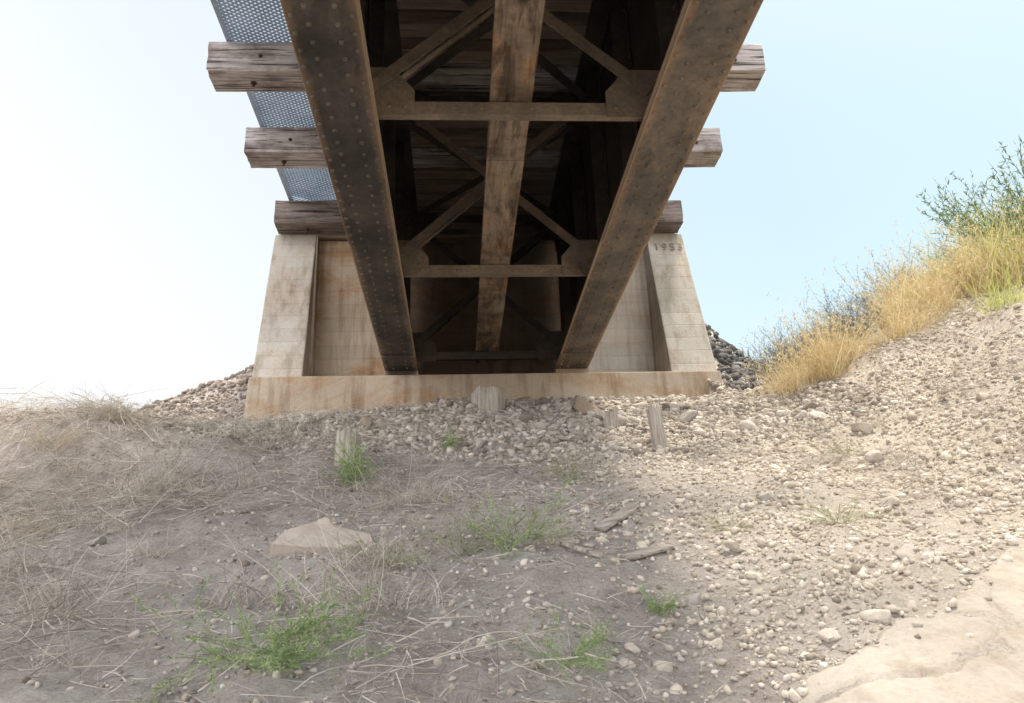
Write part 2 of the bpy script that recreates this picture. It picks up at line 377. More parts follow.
boulder(-3.0,9.2,.16,.12,.10,M_rockbrown,"reddish brown boulder on the gravel mound")
boulder(1.37,4.15,.05,.045,.035,M_rockpale,"pale rounded stone half buried in soil")
boulder(.72,3.08,.04,.035,.028,M_rockpale,"small pale smooth stone on dirt",.4)
boulder(.63,3.2,.025,.025,.02,M_rockpale,"small pale smooth stone on dirt",.4)
boulder(1.0,3.67,.05,.04,.035,M_rockgrey,"gray stone lying on bare dirt",.4)
boulder(1.40,3.25,.045,.04,.03,M_rockpale,"tan stone beside the concrete slab",.4)
boulder(-1.89,4.57,.045,.04,.03,M_rockgrey,"gray stone in dry straw")
boulder(2.1,3.9,.055,.06,.045,M_rockpale,"tan rounded stone on sunlit bank",.4)
boulder(2.5,4.7,.06,.055,.045,M_rockpale,"tan rounded stone on sunlit bank",.4)
boulder(2.9,5.5,.075,.06,.05,M_rockpale,"tan rounded stone on sunlit bank",.4)
boulder(1.9,5.0,.05,.05,.04,M_rockgrey,"gray stone on sunlit gravel bank",.4)
boulder(3.3,6.4,.10,.08,.06,M_rockpale,"pale blocky stone on sunlit bank")
boulder(2.2,7.6,.12,.10,.07,M_rockgrey,"gray stone in gravel below the wing wall")
boulder(.75,8.75,.12,.1,.07,M_rockbrown,"brown stone in gravel below the abutment")
boulder(-1.2,7.9,.10,.09,.06,M_rockgrey,"gray stone in gravel below the abutment")
boulder(-.82,7.2,.11,.08,.07,M_rockbrown,"brown stone on the gravel slope")

# ------------------------------------------------------------------ abutment
ab=add("concrete_abutment",None,label="board-formed concrete bridge abutment with two battered wing buttresses",category="abutment")
def conc_part(name,c,mat,sub=0.25,bev=.018,parent=ab,label=None,amp=1):
    b=MB();b.hexa(c);me=b.mesh(name,[mat],bevel=bev)
    bm=bmesh.new();bm.from_mesh(me)
    for k in range(3): bmesh.ops.subdivide_edges(bm,edges=[e for e in bm.edges if e.calc_length()>sub],cuts=1,use_grid_fill=True)
    for v in bm.verts:
        v.co.y+=.012*amp*float(fbm(np.array([v.co.x*2.2]),np.array([v.co.z*2.2]),3,3)[0])
        v.co.x+=.008*amp*float(fbm(np.array([v.co.y*2.2+7]),np.array([v.co.z*2.2]),3,4)[0])
    bmesh.ops.triangulate(bm,faces=[f for f in bm.faces if len(f.verts)>4])
    bm.to_mesh(me);bm.free()
    return add(name,me,parent=parent,label=label)
conc_part("footing_seat",[(-2.47,9.26,1.7),(3.22,9.26,1.7),(3.24,10.9,1.7),(-2.5,10.9,1.7),(-2.41,9.33,2.915),(3.17,9.33,2.915),(3.17,10.9,2.915),(-2.41,10.9,2.915)],M_seat)
conc_part("wing_wall",[(-2.39,9.37,2.9),(-1.81,9.37,2.9),(-1.83,10.95,2.9),(-2.4,10.95,2.9),(-2.40,10.05,5.118),(-1.85,10.05,5.118),(-1.85,10.95,5.118),(-2.4,10.95,5.118)],M_conc,amp=.5)
w2=conc_part("wing_wall",[(2.585,9.37,2.9),(3.15,9.37,2.9),(3.15,10.95,2.9),(2.6,10.95,2.9),(2.60,10.05,5.118),(3.10,10.05,5.118),(3.10,10.95,5.118),(2.6,10.95,5.118)],M_conc,amp=.5)
def wallbox(x0,x1,y0): return [(x0,y0,2.88),(x1,y0,2.88),(x1,10.9,2.88),(x0,10.9,2.88),(x0,y0+.01,5.11),(x1,y0+.01,5.11),(x1,10.9,5.11),(x0,10.9,5.11)]
conc_part("back_wall",wallbox(-1.95,-.70,10.22),M_wall_warm,.5,amp=.1)
conc_part("back_wall",wallbox(1.42,2.68,10.22),M_wall_grey,.5,amp=.1)
conc_part("back_wall",wallbox(-.69,1.41,10.30),M_conc_dark,.5,label="recessed wall between the girder ends, dark with soot and painted shade",amp=.1)
cu=bpy.data.curves.new("year",'FONT');cu.body="1953";cu.size=.17;cu.space_character=1.25;cu.extrude=.004
to=bpy.data.objects.new("tmp",cu);COL.objects.link(to);bpy.context.view_layer.update()
me=bpy.data.meshes.new_from_object(to);bpy.data.objects.remove(to)
me.materials.clear();me.materials.append(M_dark)
add("date_inscription",me,parent=w2,loc=(2.67,9.943,4.82),rot=(math.radians(72.9),0,0),label="year 1953 cast into the concrete")

# ------------------------------------------------------------------ bridge
br=add("railroad_bridge",None,label="rusty riveted steel deck girder railroad bridge seen from underneath",category="bridge")
CX=.36;ZB=3.0;Y0=-8.0;Y1=10.15
def girder(xc,sgn,fm,rm):
    b=MB()
    b.box(xc-.008,xc+.008,Y0,Y1,ZB+.04,5.06)
    b.box(xc-.19,xc+.19,Y0,Y1,5.06,5.115)
    for s in (-1,1):
        b.hexa([(xc+s*.012,Y0,ZB+.045),(xc+s*.03,Y0,ZB+.045),(xc+s*.03,Y1,ZB+.045),(xc+s*.012,Y1,ZB+.045),(xc+s*.012,Y0,ZB+.19),(xc+s*.022,Y0,ZB+.19),(xc+s*.022,Y1,ZB+.19),(xc+s*.012,Y1,ZB+.19)])
        b.box(*(sorted((xc+s*.012,xc+s*.03))),Y0,Y1,4.9,5.055)
    for y in np.arange(-.5,Y1,.15):
        for z in (ZB+.12,4.98):
            b.dome((xc+sgn*.026,y,z),(sgn,0,0),.018,.012)
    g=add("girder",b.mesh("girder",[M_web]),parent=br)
    st=MB();s=sgn
    a,c=sorted((xc+s*.014,xc+s*.13)); st.box(a,c,-.006,.006,ZB+.06,5.05)
    a,c=sorted((xc+s*.014,xc+s*.026)); st.box(a,c,-.09,-.006,ZB+.2,4.89)
    for z in np.arange(ZB+.3,4.85,.15): st.dome((xc+s*.027,-.05,z),(s,0,0),.018,.012)
    ms=st.mesh("stiffener",[M_web])
    for y in np.arange(.42,Y1,1.22): add("stiffener",ms,parent=g,loc=(0,float(y),0))
    f=MB()
    f.box(xc-.195,xc+.195,Y0,Y1,ZB+.012,ZB+.04)
    f.box(xc-.187,xc+.187,Y0,6.05,ZB-.014,ZB+.010)
    f.box(xc-.187,xc+.187,8.9,Y1,ZB-.010,ZB+.010)
    for y in np.arange(.6,Y1-.05,.135):
        zz=ZB-.014 if y<6.05 else (ZB+.012 if y<8.9 else ZB-.010)
        for k,dx in enumerate((-.155,-.075,.075,.155)):
            yy=y+(.0675 if k in(1,2) else 0)
            if 6.0<yy<6.1 or yy>Y1: continue
            f.dome((xc+dx+random.uniform(-.003,.003),yy,zz),(0,0,-1),.0165,.017,1)
    add("bottom_flange",f.mesh("bottom_flange",[fm,rm]),parent=g)
    bp=MB();bp.box(xc-.2,xc+.2,9.42,9.95,2.921,ZB-.012)
    add("bearing_plate",bp.mesh("bearing_plate",[M_steel]),parent=g)
XL,XR=-.665,1.385
girder(XL,1,M_steel,M_rivet);girder(XR,-1,M_steel_ochre,M_steel_ochre)
def cross(y,MC=M_chord):
    xi,xo=XL+.018,XR-.018
    b=MB();b.box(xi+.0,xo,y-.006,y+.006,ZB+.085,ZB+.175);b.box(xi,xo,y+.008,y+.06,ZB+.085,ZB+.095)
    for xx in np.arange(xi+.5,xo-.4,.16): b.dome((xx,y-.006,ZB+.13),(0,-1,0),.012,.008,seg=6)
    cf=add("cross_frame",b.mesh("cross_frame",[MC]),parent=br)
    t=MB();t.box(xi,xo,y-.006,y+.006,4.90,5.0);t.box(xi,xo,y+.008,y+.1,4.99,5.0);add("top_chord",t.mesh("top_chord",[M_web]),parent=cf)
    for k,(xa,xb) in enumerate(((xi+.12,xo-.12),(xo-.12,xi+.12))):
        d=MB();dy=-.034 if k else -.046
        p=Vector((xa,y+dy,ZB+.24));q=Vector((xb,y+dy,4.87))
        d.beam(p,q,.010,.08,up=(0,0,1))
        dirv=(q-p).normalized();n=Vector((0,1,0)).cross(dirv)*( .035)
        d.beam(p+n+Vector((0,.03-dy*.8,0)),q+n+Vector((0,.03-dy*.8,0)),.05,.008,up=(0,0,1))
        add("diagonal_brace",d.mesh("diagonal_brace",[MC]),parent=cf)
    for sx in (1,-1):
        for lo in (1,0):
            x0=xi if sx==1 else xo; g=MB();w=.40;h=.36
            z0=ZB+.06 if lo else 5.02; s=1 if lo else -1
            p=[(x0,z0),(x0+sx*w,z0),(x0+sx*w,z0+s*.19),(x0+sx*.26,z0+s*h),(x0,z0+s*h)]
            if sx*s<0:p=p[::-1]
            n=len(p);yy0=y-.021;yy1=y-.009
            g.v=[(a,yy0,c) for a,c in p]+[(a,yy1,c) for a,c in p]
            g.f=[tuple(range(n)),tuple(range(2*n-1,n-1,-1))]+[(i,(i+n),((i+1)%n)+n,(i+1)%n) for i in range(n)]
            g.m=[0]*len(g.f)
            if lo:
                for a,c in ((.05,.07),(.14,.07),(.24,.07),(.34,.07),(.05,.18),(.05,.29),(.14,.25)):
                    g.dome((x0+sx*a,yy0,z0+c),(0,-1,0),.014,.010,seg=6)
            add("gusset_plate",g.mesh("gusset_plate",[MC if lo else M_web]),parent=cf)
for y in (-5.36,-2.92,-.48,1.96,4.42,6.86): cross(y)
cross(9.3,M_web)

# plank catwalk on the bottom chords
pl=MB();ya=-3.0
for L_ in (4.2,3.93,2.63,2.0):
    o=random.uniform(-.003,.003)
    pl.hexa([(CX-.135+o,ya,ZB+.192),(CX+.135+o,ya,ZB+.192),(CX+.135-o,ya+L_-.01,ZB+.192),(CX-.135-o,ya+L_-.01,ZB+.192),
             (CX-.135+o,ya,ZB+.25),(CX+.135+o,ya,ZB+.25),(CX+.135-o,ya+L_-.01,ZB+.25),(CX-.135-o,ya+L_-.01,ZB+.25)])
    ya+=L_
add("catwalk_plank",pl.mesh("catwalk_plank",[M_plank],bevel=.006),parent=br,label="stained timber plank lying along the brace frames")
# top laterals
tl=MB()
for k,y in enumerate((-.48,1.96,4.42,6.86)):
    a,c=(XL+.05,XR-.05) if k%2 else (XR-.05,XL+.05)
    tl.beam((a,y+.1,4.86),(c,y+2.3,4.86),.09,.01)
    tl.beam((c,y+.1,4.83),(a,y+2.3,4.83),.09,.01)
add("top_lateral_bracing",tl.mesh("top_lateral_bracing",[M_web]),parent=br)

# ties
def tie_mesh(half,h,d,mat,seed,bolts=(),amp=.014):
    n=int(half*2/.09);ys_=[0,.012,d*.3,d*.5,d*.7,d-.012,d];zs=[0,.012,.09,.17,.25,h-.012,h]
    ring=[(y,0) for y in ys_]+[(d,z) for z in zs[1:]]+[(y,h) for y in ys_[::-1][1:]]+[(0,z) for z in zs[::-1][1:-1]]
    r=[]
    for (y,z) in ring:
        if (y in(0,d)) and (z in (0,h)):
            y=y+(.005 if y==0 else -.005);z=z+(.005 if z==0 else -.005)
        r.append((y,z))
    V=[];K=len(r)
    rs=np.random.default_rng(seed)
    for i in range(n+1):
        x=-half+2*half*i/n
        for k,(y,z) in enumerate(r):
            e=1 if 0<i<n else 0
            dn=amp*float(fbm(np.array([x*1.8+seed]),np.array([k*.9+seed*3.]),4,seed)[0])
            cy,cz=y-d/2,z-h/2
            xx=x
            if i in(0,n): xx=x+(1 if i==0 else -1)*abs(rs.normal(0,.006))
            V.append((xx,cy*(1+dn*5),z+cz*dn*5))
    F=[]
    for i in range(n):
        for k in range(K):
            k2=(k+1)%K;F.append((i*K+k,i*K+k2,(i+1)*K+k2,(i+1)*K+k))
    F.append(tuple(range(K))[::-1]);F.append(tuple(n*K+k for k in range(K)))
    b=MB();b.v=V;b.f=F;b.m=[0]*len(F)
    for (x,z,face) in bolts:
        if face=='f': b.cyl((x,-d/2-.004,z),(0,-1,0),.020,.010,1);b.cyl((x,-d/2-.014,z),(0,-1,0),.011,.016,1,6)
        else: b.cyl((x,z,-.002),(0,0,-1),.03,.01,1);b.cyl((x,z,-.012),(0,0,-1),.014,.03,1,6)
    me=b.mesh("timber_tie",[mat,M_bolt]);
    return me
TZ=5.125
for k,(y,mat,lab) in enumerate(((6.79,M_tie,"long weathered gray-brown timber tie"),(8.22,M_tie,"long weathered gray-brown timber tie"),(9.895,M_tie_dark,"long dark creosoted timber tie"))):
    me=tie_mesh(2.7,.33,.34,mat,k+3,[(-2.3,.02,'b'),(2.3,-.03,'b'),(-2.2,.16,'f'),(2.4,.12,'f')])
    add("timber_tie",me,parent=br,loc=(CX+(0,.01,-.01)[k],y,TZ),label=lab,rot=(0,0,(-.016,-.010,.0)[k]))
mer=tie_mesh(1.72,.33,.18,M_tie_under,31,amp=.01);mel=tie_mesh(2.7,.33,.3,M_tie_under,37)
regs=[];yy=6.79-.3475;k=1
while yy>-8: regs.append((yy,k%4==0));yy-=.3475;k+=1
regs+=[(7.148,False),(7.505,False),(7.863,False),(8.555,False),(8.89,False),(9.225,False),(9.56,False),(10.32,True),(10.74,False)]
for y,lg in regs: add("timber_tie",mel if lg else mer,parent=br,loc=(CX+random.uniform(-.02,.02),y+random.uniform(-.012,.012),TZ+.001))
gap_block=MB();gap_block.box(CX-1.6,CX+1.6,-8,10.9,TZ+.335,TZ+.38);add("tie_gap_light_block",gap_block.mesh("tie_gap_light_block",[M_bolt]),parent=br)  # dark sheet added above the ties to block light through the gaps
for s in (-1,1):
    rl=MB();x=CX+s*.75;z=TZ+.381;rl.box(x-.07,x+.07,-8,10.9,z,z+.025);rl.box(x-.01,x+.01,-8,10.9,z+.026,z+.13);rl.box(x-.035,x+.035,-8,10.9,z+.131,z+.17)
    add("rail",rl.mesh("rail",[M_bolt]),parent=br)
# expanded-metal walkway
gr=MB();gx0,gx1=-2.13,-1.25;gy0,gy1=1.0,10.2;gz=TZ+.345
step=.046;w=.0085
for s in (1,-1):
    y=gy0-1
    while y<gy1+1:
        p=(gx0,y);q=(gx1,y+s*.62*(gx1-gx0))
        if gy0<min(p[1],q[1]) and max(p[1],q[1])<gy1:
            zz=gz+(.004 if s>0 else 0)
            dx,dy=q[0]-p[0],q[1]-p[1];l=math.hypot(dx,dy);nx_,ny_=-dy/l*w,dx/l*w
            gr.hexa([(p[0]-nx_,p[1]-ny_,zz),(q[0]-nx_,q[1]-ny_,zz),(q[0]+nx_,q[1]+ny_,zz),(p[0]+nx_,p[1]+ny_,zz)]+[(p[0]-nx_,p[1]-ny_,zz+.012),(q[0]-nx_,q[1]-ny_,zz+.012),(q[0]+nx_,q[1]+ny_,zz+.012),(p[0]+nx_,p[1]+ny_,zz+.012)])
        y+=step
gr.box(gx0-.05,gx0,gy0,gy1,gz-.002,gz+.05);gr.box(gx1,gx1+.05,gy0,gy1,gz-.002,gz+.05)
add("walkway_grating",gr.mesh("walkway_grating",[M_grate]),parent=br,label="blue-gray expanded metal walkway resting on the tie ends")

# ------------------------------------------------------------------ wood debris
def stub(name,x,y,r,h,lean,mat,label,cat,seg=14,flute=.12,jag=.05,rect=None):
    b=[];rs=np.random.default_rng(int(abs(x*100)+y*10));nz=6
    V=[];rads=1+flute*rs.uniform(-1,1,seg)
    for k in range(nz+1):
        for i in range(seg):
            a=2*math.pi*i/seg
            cx,cy=math.cos(a),math.sin(a)
            if rect: 
                m=max(abs(cx),abs(cy));cx,cy=cx/m*rect,cy/m
            z=-.15+(h+.15)*k/nz
            if k==nz: z+=rs.uniform(-jag,jag*.4)
            rr=r*rads[i]*(1-.06*k/nz)
            V.append((cx*rr+lean[0]*max(z,0),cy*rr+lean[1]*max(z,0),z))
    V.append((lean[0]*h,lean[1]*h,h-.01))
    F=[];
    for k in range(nz):
        for i in range(seg):
            j=(i+1)%seg;F.append((k*seg+i,k*seg+j,(k+1)*seg+j,(k+1)*seg+i))
    me=MB();me.v=V;me.f=F+[(nz*seg+i,nz*seg+(i+1)%seg,len(V)-1) for i in range(seg)];me.m=[0]*len(me.f)
    return add(name,me.mesh(name,[mat]),loc=(x,y,G(x,y)),label=label,category=cat)
def upwood(name,c0,c1,c2):
    m,nt,N,L,B=new_mat(name);P=pos(nt)
    g=noise(nt,P,3,8,.7,(14,14,.8),.3);r=ramp(nt,[(.32,c0),(.5,c1),(.68,c2)]);L.new(g,r.inputs[0]);L.new(r.outputs[0],B.inputs["Base Color"]);B.inputs["Roughness"].default_value=.95
    bump(nt,B,g,.9,.02);return m
M_post=upwood("split_post_wood",(.22,.19,.165),(.43,.39,.345),(.60,.56,.51))
stub("timber_pile_stump",.31,8.35,.18,.22,(.03,-.1),M_post,"weathered round timber pile stump rising from gravel","stump",18,.10,.03)
stub("wooden_stake",1.72,6.83,.048,.35,(-.10,.05),M_post,"leaning bleached wooden stake with a broken top","stake",10,.15,.08,1.2)
stub("wooden_stake",1.39,7.23,.045,.15,(.03,.05),M_post,"short broken wooden stake in gravel","stake",10,.15,.03,1.2)
stub("wooden_stake",-.80,5.85,.07,.24,(.05,.0),M_post,"pale wooden post stub behind a green weed","stake",12,.12,.04,1.1)
def board(x,y,l,w,t,yaw,label,mat=M_stub,name="wooden_board"):
    b=MB();b.hexa([(-l/2,-w/2,0),(l/2,-w*.35,0),(l/2,w*.45,0),(-l/2,w/2,0),(-l/2,-w/2,t),(l/2,-w*.35,t),(l/2,w*.45,t),(-l/2,w/2,t)])
    o=add(name,b.mesh(name,[mat],bevel=t*.2),label=label,category="board")
    e=.1;nrm=Vector((-(G(x+e,y)-G(x-e,y))/(2*e),-(G(x,y+e)-G(x,y-e))/(2*e),1)).normalized()
    q=Vector((0,0,1)).rotation_difference(nrm)@Matrix.Rotation(yaw,4,'Z').to_quaternion()
    o.rotation_mode='QUATERNION';o.rotation_quaternion=q;o.location=(x,y,G(x,y)+.015)
    return o
board(.90,4.66,.30,.08,.02,.5,"short weathered plank lying on the dirt slope")
board(.93,4.12,.28,.055,.015,.45,"narrow gray plank lying on dirt")
board(.60,4.15,.30,.03,.02,2.1,"broken gray stick lying on dirt")
board(.55,4.35,.14,.05,.02,-.3,"splintered piece of gray wood")
def fragment():
    rs=np.random.default_rng(4);pts=[(-.25,-.15),(-.08,-.16),(.10,-.15),(.26,-.08),(.22,.03),(.12,.06),(.02,.09),(-.03,.15),(-.09,.11),(-.20,.03)]
    P2=[]
    for i in range(len(pts)):
        a=np.array(pts[i]);c=np.array(pts[(i+1)%len(pts)])
        for t in (0,.33,.66): P2.append(tuple((a+(c-a)*t)+rs.normal(0,.006,2)))
    n=len(P2);b=MB();rings=[(1.0,-.14),(1.0,.016),(.96,.024)]
    for s,z in rings:
        for x,y in P2: b.v.append((x*s,y*s,z+(.04*max(0,y-.08)/.1 if z>0 else 0)))
    for k in range(len(rings)-1):
        for i in range(n): b.f.append((k*n+i,k*n+(i+1)%n,(k+1)*n+(i+1)%n,(k+1)*n+i))
    b.f.append(tuple(2*n+i for i in range(n)))
    b.m=[0]*len(b.f);return b.mesh("concrete_fragment",[M_chunk])
add("concrete_fragment",fragment(),loc=(-.68,4.40,G(-.68,4.40)+.06),rot=(.53,.08,.05),label="flat dusty tan broken concrete fragment lying in straw",category="debris")

# concrete slab at the toe
def slab():
    xs_=np.linspace(.75,4.2,240);rows=110
    yt=slab_edge(xs_)
    t=np.linspace(0,1,rows)
    X=np.repeat(xs_[:,None],rows,1);Y=yt[:,None]-(yt[:,None]-1.6)*t[None]
    c=2.98+.30*(X-1.7)+.14*fbm(X*3.,np.full_like(X,3.),5,6)
    c2=2.05+.2*fbm(Y*3.,np.full_like(Y,5.),5,7)+.35*(Y-3)
    base=hbase(X,Y)+.16*fbm(X*.8,Y*.8,3,1)+.065*fbm(X*3.1,Y*3.1,3,5)*np.exp(-(yt[:,None]-Y)*5)
    Z=base+.010+.010*fbm(X*3,Y*3,4,8)+.010*fbm(X*18,Y*18,3,18)+.02*(1-np.exp(-(yt[:,None]-Y)*6))-.035*np.exp(-((Y-c)/.011)**2)-.03*np.exp(-((X-c2)/.011)**2)*(Y>c)
    V=list(map(tuple,np.stack([X,Y,Z],-1).reshape(-1,3)));n=len(V)
    F=[(i*rows+j,(i*rows+j+1),((i+1)*rows+j+1),((i+1)*rows+j)) for i in range(len(xs_)-1) for j in range(rows-1)]
    for i in range(len(xs_)):
        x,y,z=V[i*rows];V.append((x,y+.01,z-.25))
    F+=[(i*rows,(i+1)*rows,n+i+1,n+i) for i in range(len(xs_)-1)]
    b=MB();b.v=V;b.f=F;b.m=[0]*len(F);return b.mesh("concrete_slab",[M_slab],smooth=True)
add("concrete_slab",slab(),label="sandy cracked concrete slab at the toe of the bank",category="slab")

# ------------------------------------------------------------------ vegetation
def ribbons(root,d,length,width,segs,curl,droop):
    n=len(root);pts=[root];cur=root.copy();dd=d.copy()
    cv=rng.normal(0,1,(n,3))*curl
    st=(length/segs)[:,None]
    for k in range(segs):
        cur=cur+dd*st;pts.append(cur)
        dd=dd+cv/segs+np.array([0,0,-1])*(droop/segs);dd/=np.linalg.norm(dd,axis=1)[:,None]
    P=np.stack(pts,1)
    side=np.cross(d,rng.normal(0,1,(n,3)));side/=np.linalg.norm(side,axis=1)[:,None]
    t=np.linspace(1,.25,segs+1)[None,:,None]
    W=side[:,None,:]*(width[:,None,None]*t)*.5
    V=np.stack([P-W,P+W],2).reshape(-1,3)
    base=(np.arange(n)*(segs+1)*2)[:,None];k=np.arange(segs)[None]*2
    F=np.stack([base+k,base+k+1,base+k+3,base+k+2],-1).reshape(-1,4)
    return V,F,P
def merge(lst):
    off=0;Vs=[];Fs=[]
    for v,f in lst: Vs.append(v);Fs.append(f+off);off+=len(v)
    return np.concatenate(Vs),np.concatenate(Fs)
def unit(a): return a/np.linalg.norm(a,axis=1)[:,None]
def tuft_mesh(name,n,hmed,spread,width,mat,curl=.25,droop=.5,heads=False,rad=.06):
    root=np.stack([rng.normal(0,rad,n),rng.normal(0,rad,n),np.full(n,-.03)],-1)
    d=unit(np.stack([rng.normal(0,spread,n),rng.normal(0,spread,n),np.ones(n)],-1))
    l=ln(n,hmed,.45,hmed*.25,hmed*2.3)
    V,F,P=ribbons(root,d,l,np.full(n,width),5,curl,droop);L_=[(V,F)]
    if heads:
        tips=np.repeat(P[:,-1],5,0)+rng.normal(0,.012,(n*5,3));
        v,f,_=ribbons(tips,unit(rng.normal(0,1,(n*5,3))+np.array([0,0,.8])),np.full(n*5,.03),np.full(n*5,width*1.3),1,0,0);L_.append((v,f))
    V,F=merge(L_);return np_mesh(name,V,F,mat)
def weed_mesh(name,stems,length,up,leaf,lw,mat,per=26,curl=.5,droop=.25,sub=True,sw=.005):
    n=stems
    root=np.stack([rng.normal(0,.015,n),rng.normal(0,.015,n),np.full(n,.0)],-1)
    a=rng.uniform(0,2*np.pi,n);d=unit(np.stack([np.cos(a),np.sin(a),np.abs(rng.normal(up,.3,n))],-1))
    l=ln(n,length,.3,length*.4,length*1.5)
    V,F,P=ribbons(root,d,l,np.full(n,sw),8,curl,droop);L_=[(V,F)]
    Ps=[P]
    if sub:
        m=n*4;ii=np.repeat(np.arange(n),4);jj=rng.integers(2,7,m);r0=P[ii,jj]
        dv=unit(P[ii,jj+1]-P[ii,jj]);dv=unit(dv+rng.normal(0,.55,(m,3)))
        v,f,P2=ribbons(r0,dv,np.repeat(l,4)*rng.uniform(.25,.5,m),np.full(m,sw*.8),8,curl,droop);L_.append((v,f));Ps.append(P2)
    for Pk in Ps:
        k=len(Pk)*per;ii=rng.integers(0,len(Pk),k);jj=rng.integers(1,8,k);tt=rng.random((k,1))
        r0=Pk[ii,jj]*(1-tt)+Pk[ii,jj+1]*tt;dv=unit(Pk[ii,jj+1]-Pk[ii,jj])
        dl=unit(dv*.6+rng.normal(0,.7,(k,3))+np.array([0,0,.25]))
        v,f,_=ribbons(r0,dl,leaf*rng.uniform(.5,1.3,k),np.full(k,lw),2,.2,.2);L_.append((v,f))
    V,F=merge(L_);return np_mesh(name,V,F,mat)
def plant(name,me,x,y,s,label,cat="weed",group=None,dz=0,tilt=True):
    o=add(name,me,loc=(x,y,G(x,y)+dz),label=label,category=cat,group=group)
    o.rotation_euler=(.36 if tilt else 0,0,0); o.rotation_euler.rotate_axis('Z',random.uniform(0,6.28))
    o.scale=(s,s,s*random.uniform(.9,1.1));return o
thistle=weed_mesh("green_weed",17,.36,.25,.026,.0046,M_green,30,.35,.12)
bushy=weed_mesh("green_weed",22,.24,1.2,.026,.0045,M_green,22,.35,.1)
dull=weed_mesh("dry_green_weed",14,.32,.7,.025,.0032,M_dull,14)
dullg=weed_mesh("green_weed",10,.30,.7,.025,.0038,M_green,12)
brush=[weed_mesh("dry_brush",26,.45,.8,.04,.0045,M_straw2,16,.6,.3,True,.006) for _ in range(3)]
gw="green weeds on the slope";dw="dry weeds on the slope"
plant("green_weed",thistle,-.68,3.04,.95,"sprawling spiny dusty green weed on bare dirt",group=gw,dz=.03)
plant("green_weed",thistle,-.50,2.98,.7,"sprawling spiny dusty green weed on bare dirt",group=gw,dz=.03)
plant("green_weed",thistle,.36,2.96,.55,"small sprawling green weed on dirt",group=gw,dz=.02)
plant("green_weed",bushy,.82,3.52,.42,"small upright green weed among pebbles",group=gw)
plant("green_weed",bushy,-.70,5.55,1.0,"bushy bright green weed beside a pale post stub",group=gw)
plant("green_weed",bushy,-.06,6.70,.55,"small olive green weed in gravel",group=gw)
plant("green_weed",dullg,.23,4.15,1.0,"loose patch of green and dry weed stems",group=gw)
plant("dry_weed",dull,.32,4.4,1.3,"loose patch of green and dry weed stems",group=dw)
plant("dry_weed",dull,.02,4.25,1.0,"loose patch of green and dry weed stems",group=dw)
plant("dry_weed",dull,.75,5.75,1.0,"yellow-green dry weed clump on gravel",group=dw)
plant("dry_weed",dull,1.99,4.3,.8,"dry yellow-green grass clump on the bank",group=dw)
plant("dry_weed",dull,1.46,4.5,.6,"thin dry weed on the bank",group=dw)
plant("dry_weed",dull,2.9,6.0,.7,"thin dry weed on the bank",group=dw)
plant("dry_weed",dull,-.3,3.9,.8,"thin dry weed on dirt",group=dw)
gold=[tuft_mesh("golden_grass_clump",130,.42,.38,.0054,M_gold,.45,.45,True,.11) for _ in range(4)]
yg=[tuft_mesh("yellow_green_grass_clump",170,.46,.40,.0065,M_yg,.42,.6,False,.12) for _ in range(3)]
sage=[weed_mesh("sagebrush",30,.55,1.6,.032,.006,M_sage,20,.35,0) for _ in range(3)]
sageg=[weed_mesh("sagebrush",34,.55,1.5,.034,.008,M_sage_green,30,.35,0) for _ in range(2)]
straw=[tuft_mesh("dry_grass_clump",150,.26,.8,.0042,M_straw,.9,1.0,False,.14) for _ in range(3)]
n=0
while n<92:
    t=rng.random();x=3.5+2.7*t+rng.normal(0,.16);y=8.75-.95*t+rng.normal(0,.36)-.4*(rng.random()<.4)
    if float(fbm(np.array([x*1.5]),np.array([y*1.5]),2,51)[0])<-.14: continue
    n+=1;plant("golden_grass_clump",gold[n%4],x,y,rng.uniform(.4,1.15),"clump of tall sunlit golden dry grass on the bank crest","grass clump","golden grass clumps on the bank",tilt=False)
n=0
while n<50:
    t=rng.random();x=4.9+1.9*t+rng.normal(0,.15);y=7.75-.75*t+rng.normal(0,.36)
    if float(fbm(np.array([x*1.5]),np.array([y*1.5]),2,53)[0])<-.10: continue
    n+=1;plant("yellow_green_grass_clump",yg[n%3],x,y,rng.uniform(.5,1.4),"clump of tall yellow-green grass on the bank","grass clump","green grass clumps on the bank",tilt=False)
for k in range(46):
    t=rng.random();x=3.7+3.3*t;y=9.4-.35*t+rng.normal(0,.2)
    plant("sagebrush",sage[k%3],x,y,rng.uniform(.5,.85)+.6*t**1.3,"gray-blue twiggy brush along the bank crest","shrub","brush along the bank crest",tilt=False)
for k in range(14):
    x=rng.uniform(6.2,7.3);y=rng.uniform(7.3,8.5)
    plant("sagebrush",(sageg+sage[:1])[k%3],x,y,rng.uniform(1.0,1.8),"tall dark bluish-green brush on the bank crest","shrub","brush along the bank crest",tilt=False)
for k in range(40):
    x=rng.uniform(2.6,5.6);y=rng.uniform(4.8,8.0)
    plant("dry_grass_clump",straw[k%3],x,y,rng.uniform(.25,.7),"small dry grass clump on the bank","grass clump","small dry grass clumps",tilt=False)
for k in range(40):
    x=rng.uniform(-6.2,-2.9);y=rng.uniform(6.4,8.9)
    plant("dry_grass_clump",straw[k%3],x,y,rng.uniform(.55,1.05),"pale dry grass clump on the embankment","grass clump","pale dry grass clumps",tilt=False)
for k in range(84):
    x=-2.4-3.6*rng.random()**1.1;y=rng.uniform(4.7,8.6)
    plant("dry_brush",brush[k%3],x,y,rng.uniform(.28,.58) if x<-3.2 or y<6.5 else rng.uniform(.2,.38),"tangled pale dry brush on the embankment","shrub","pale dry brush",tilt=False)
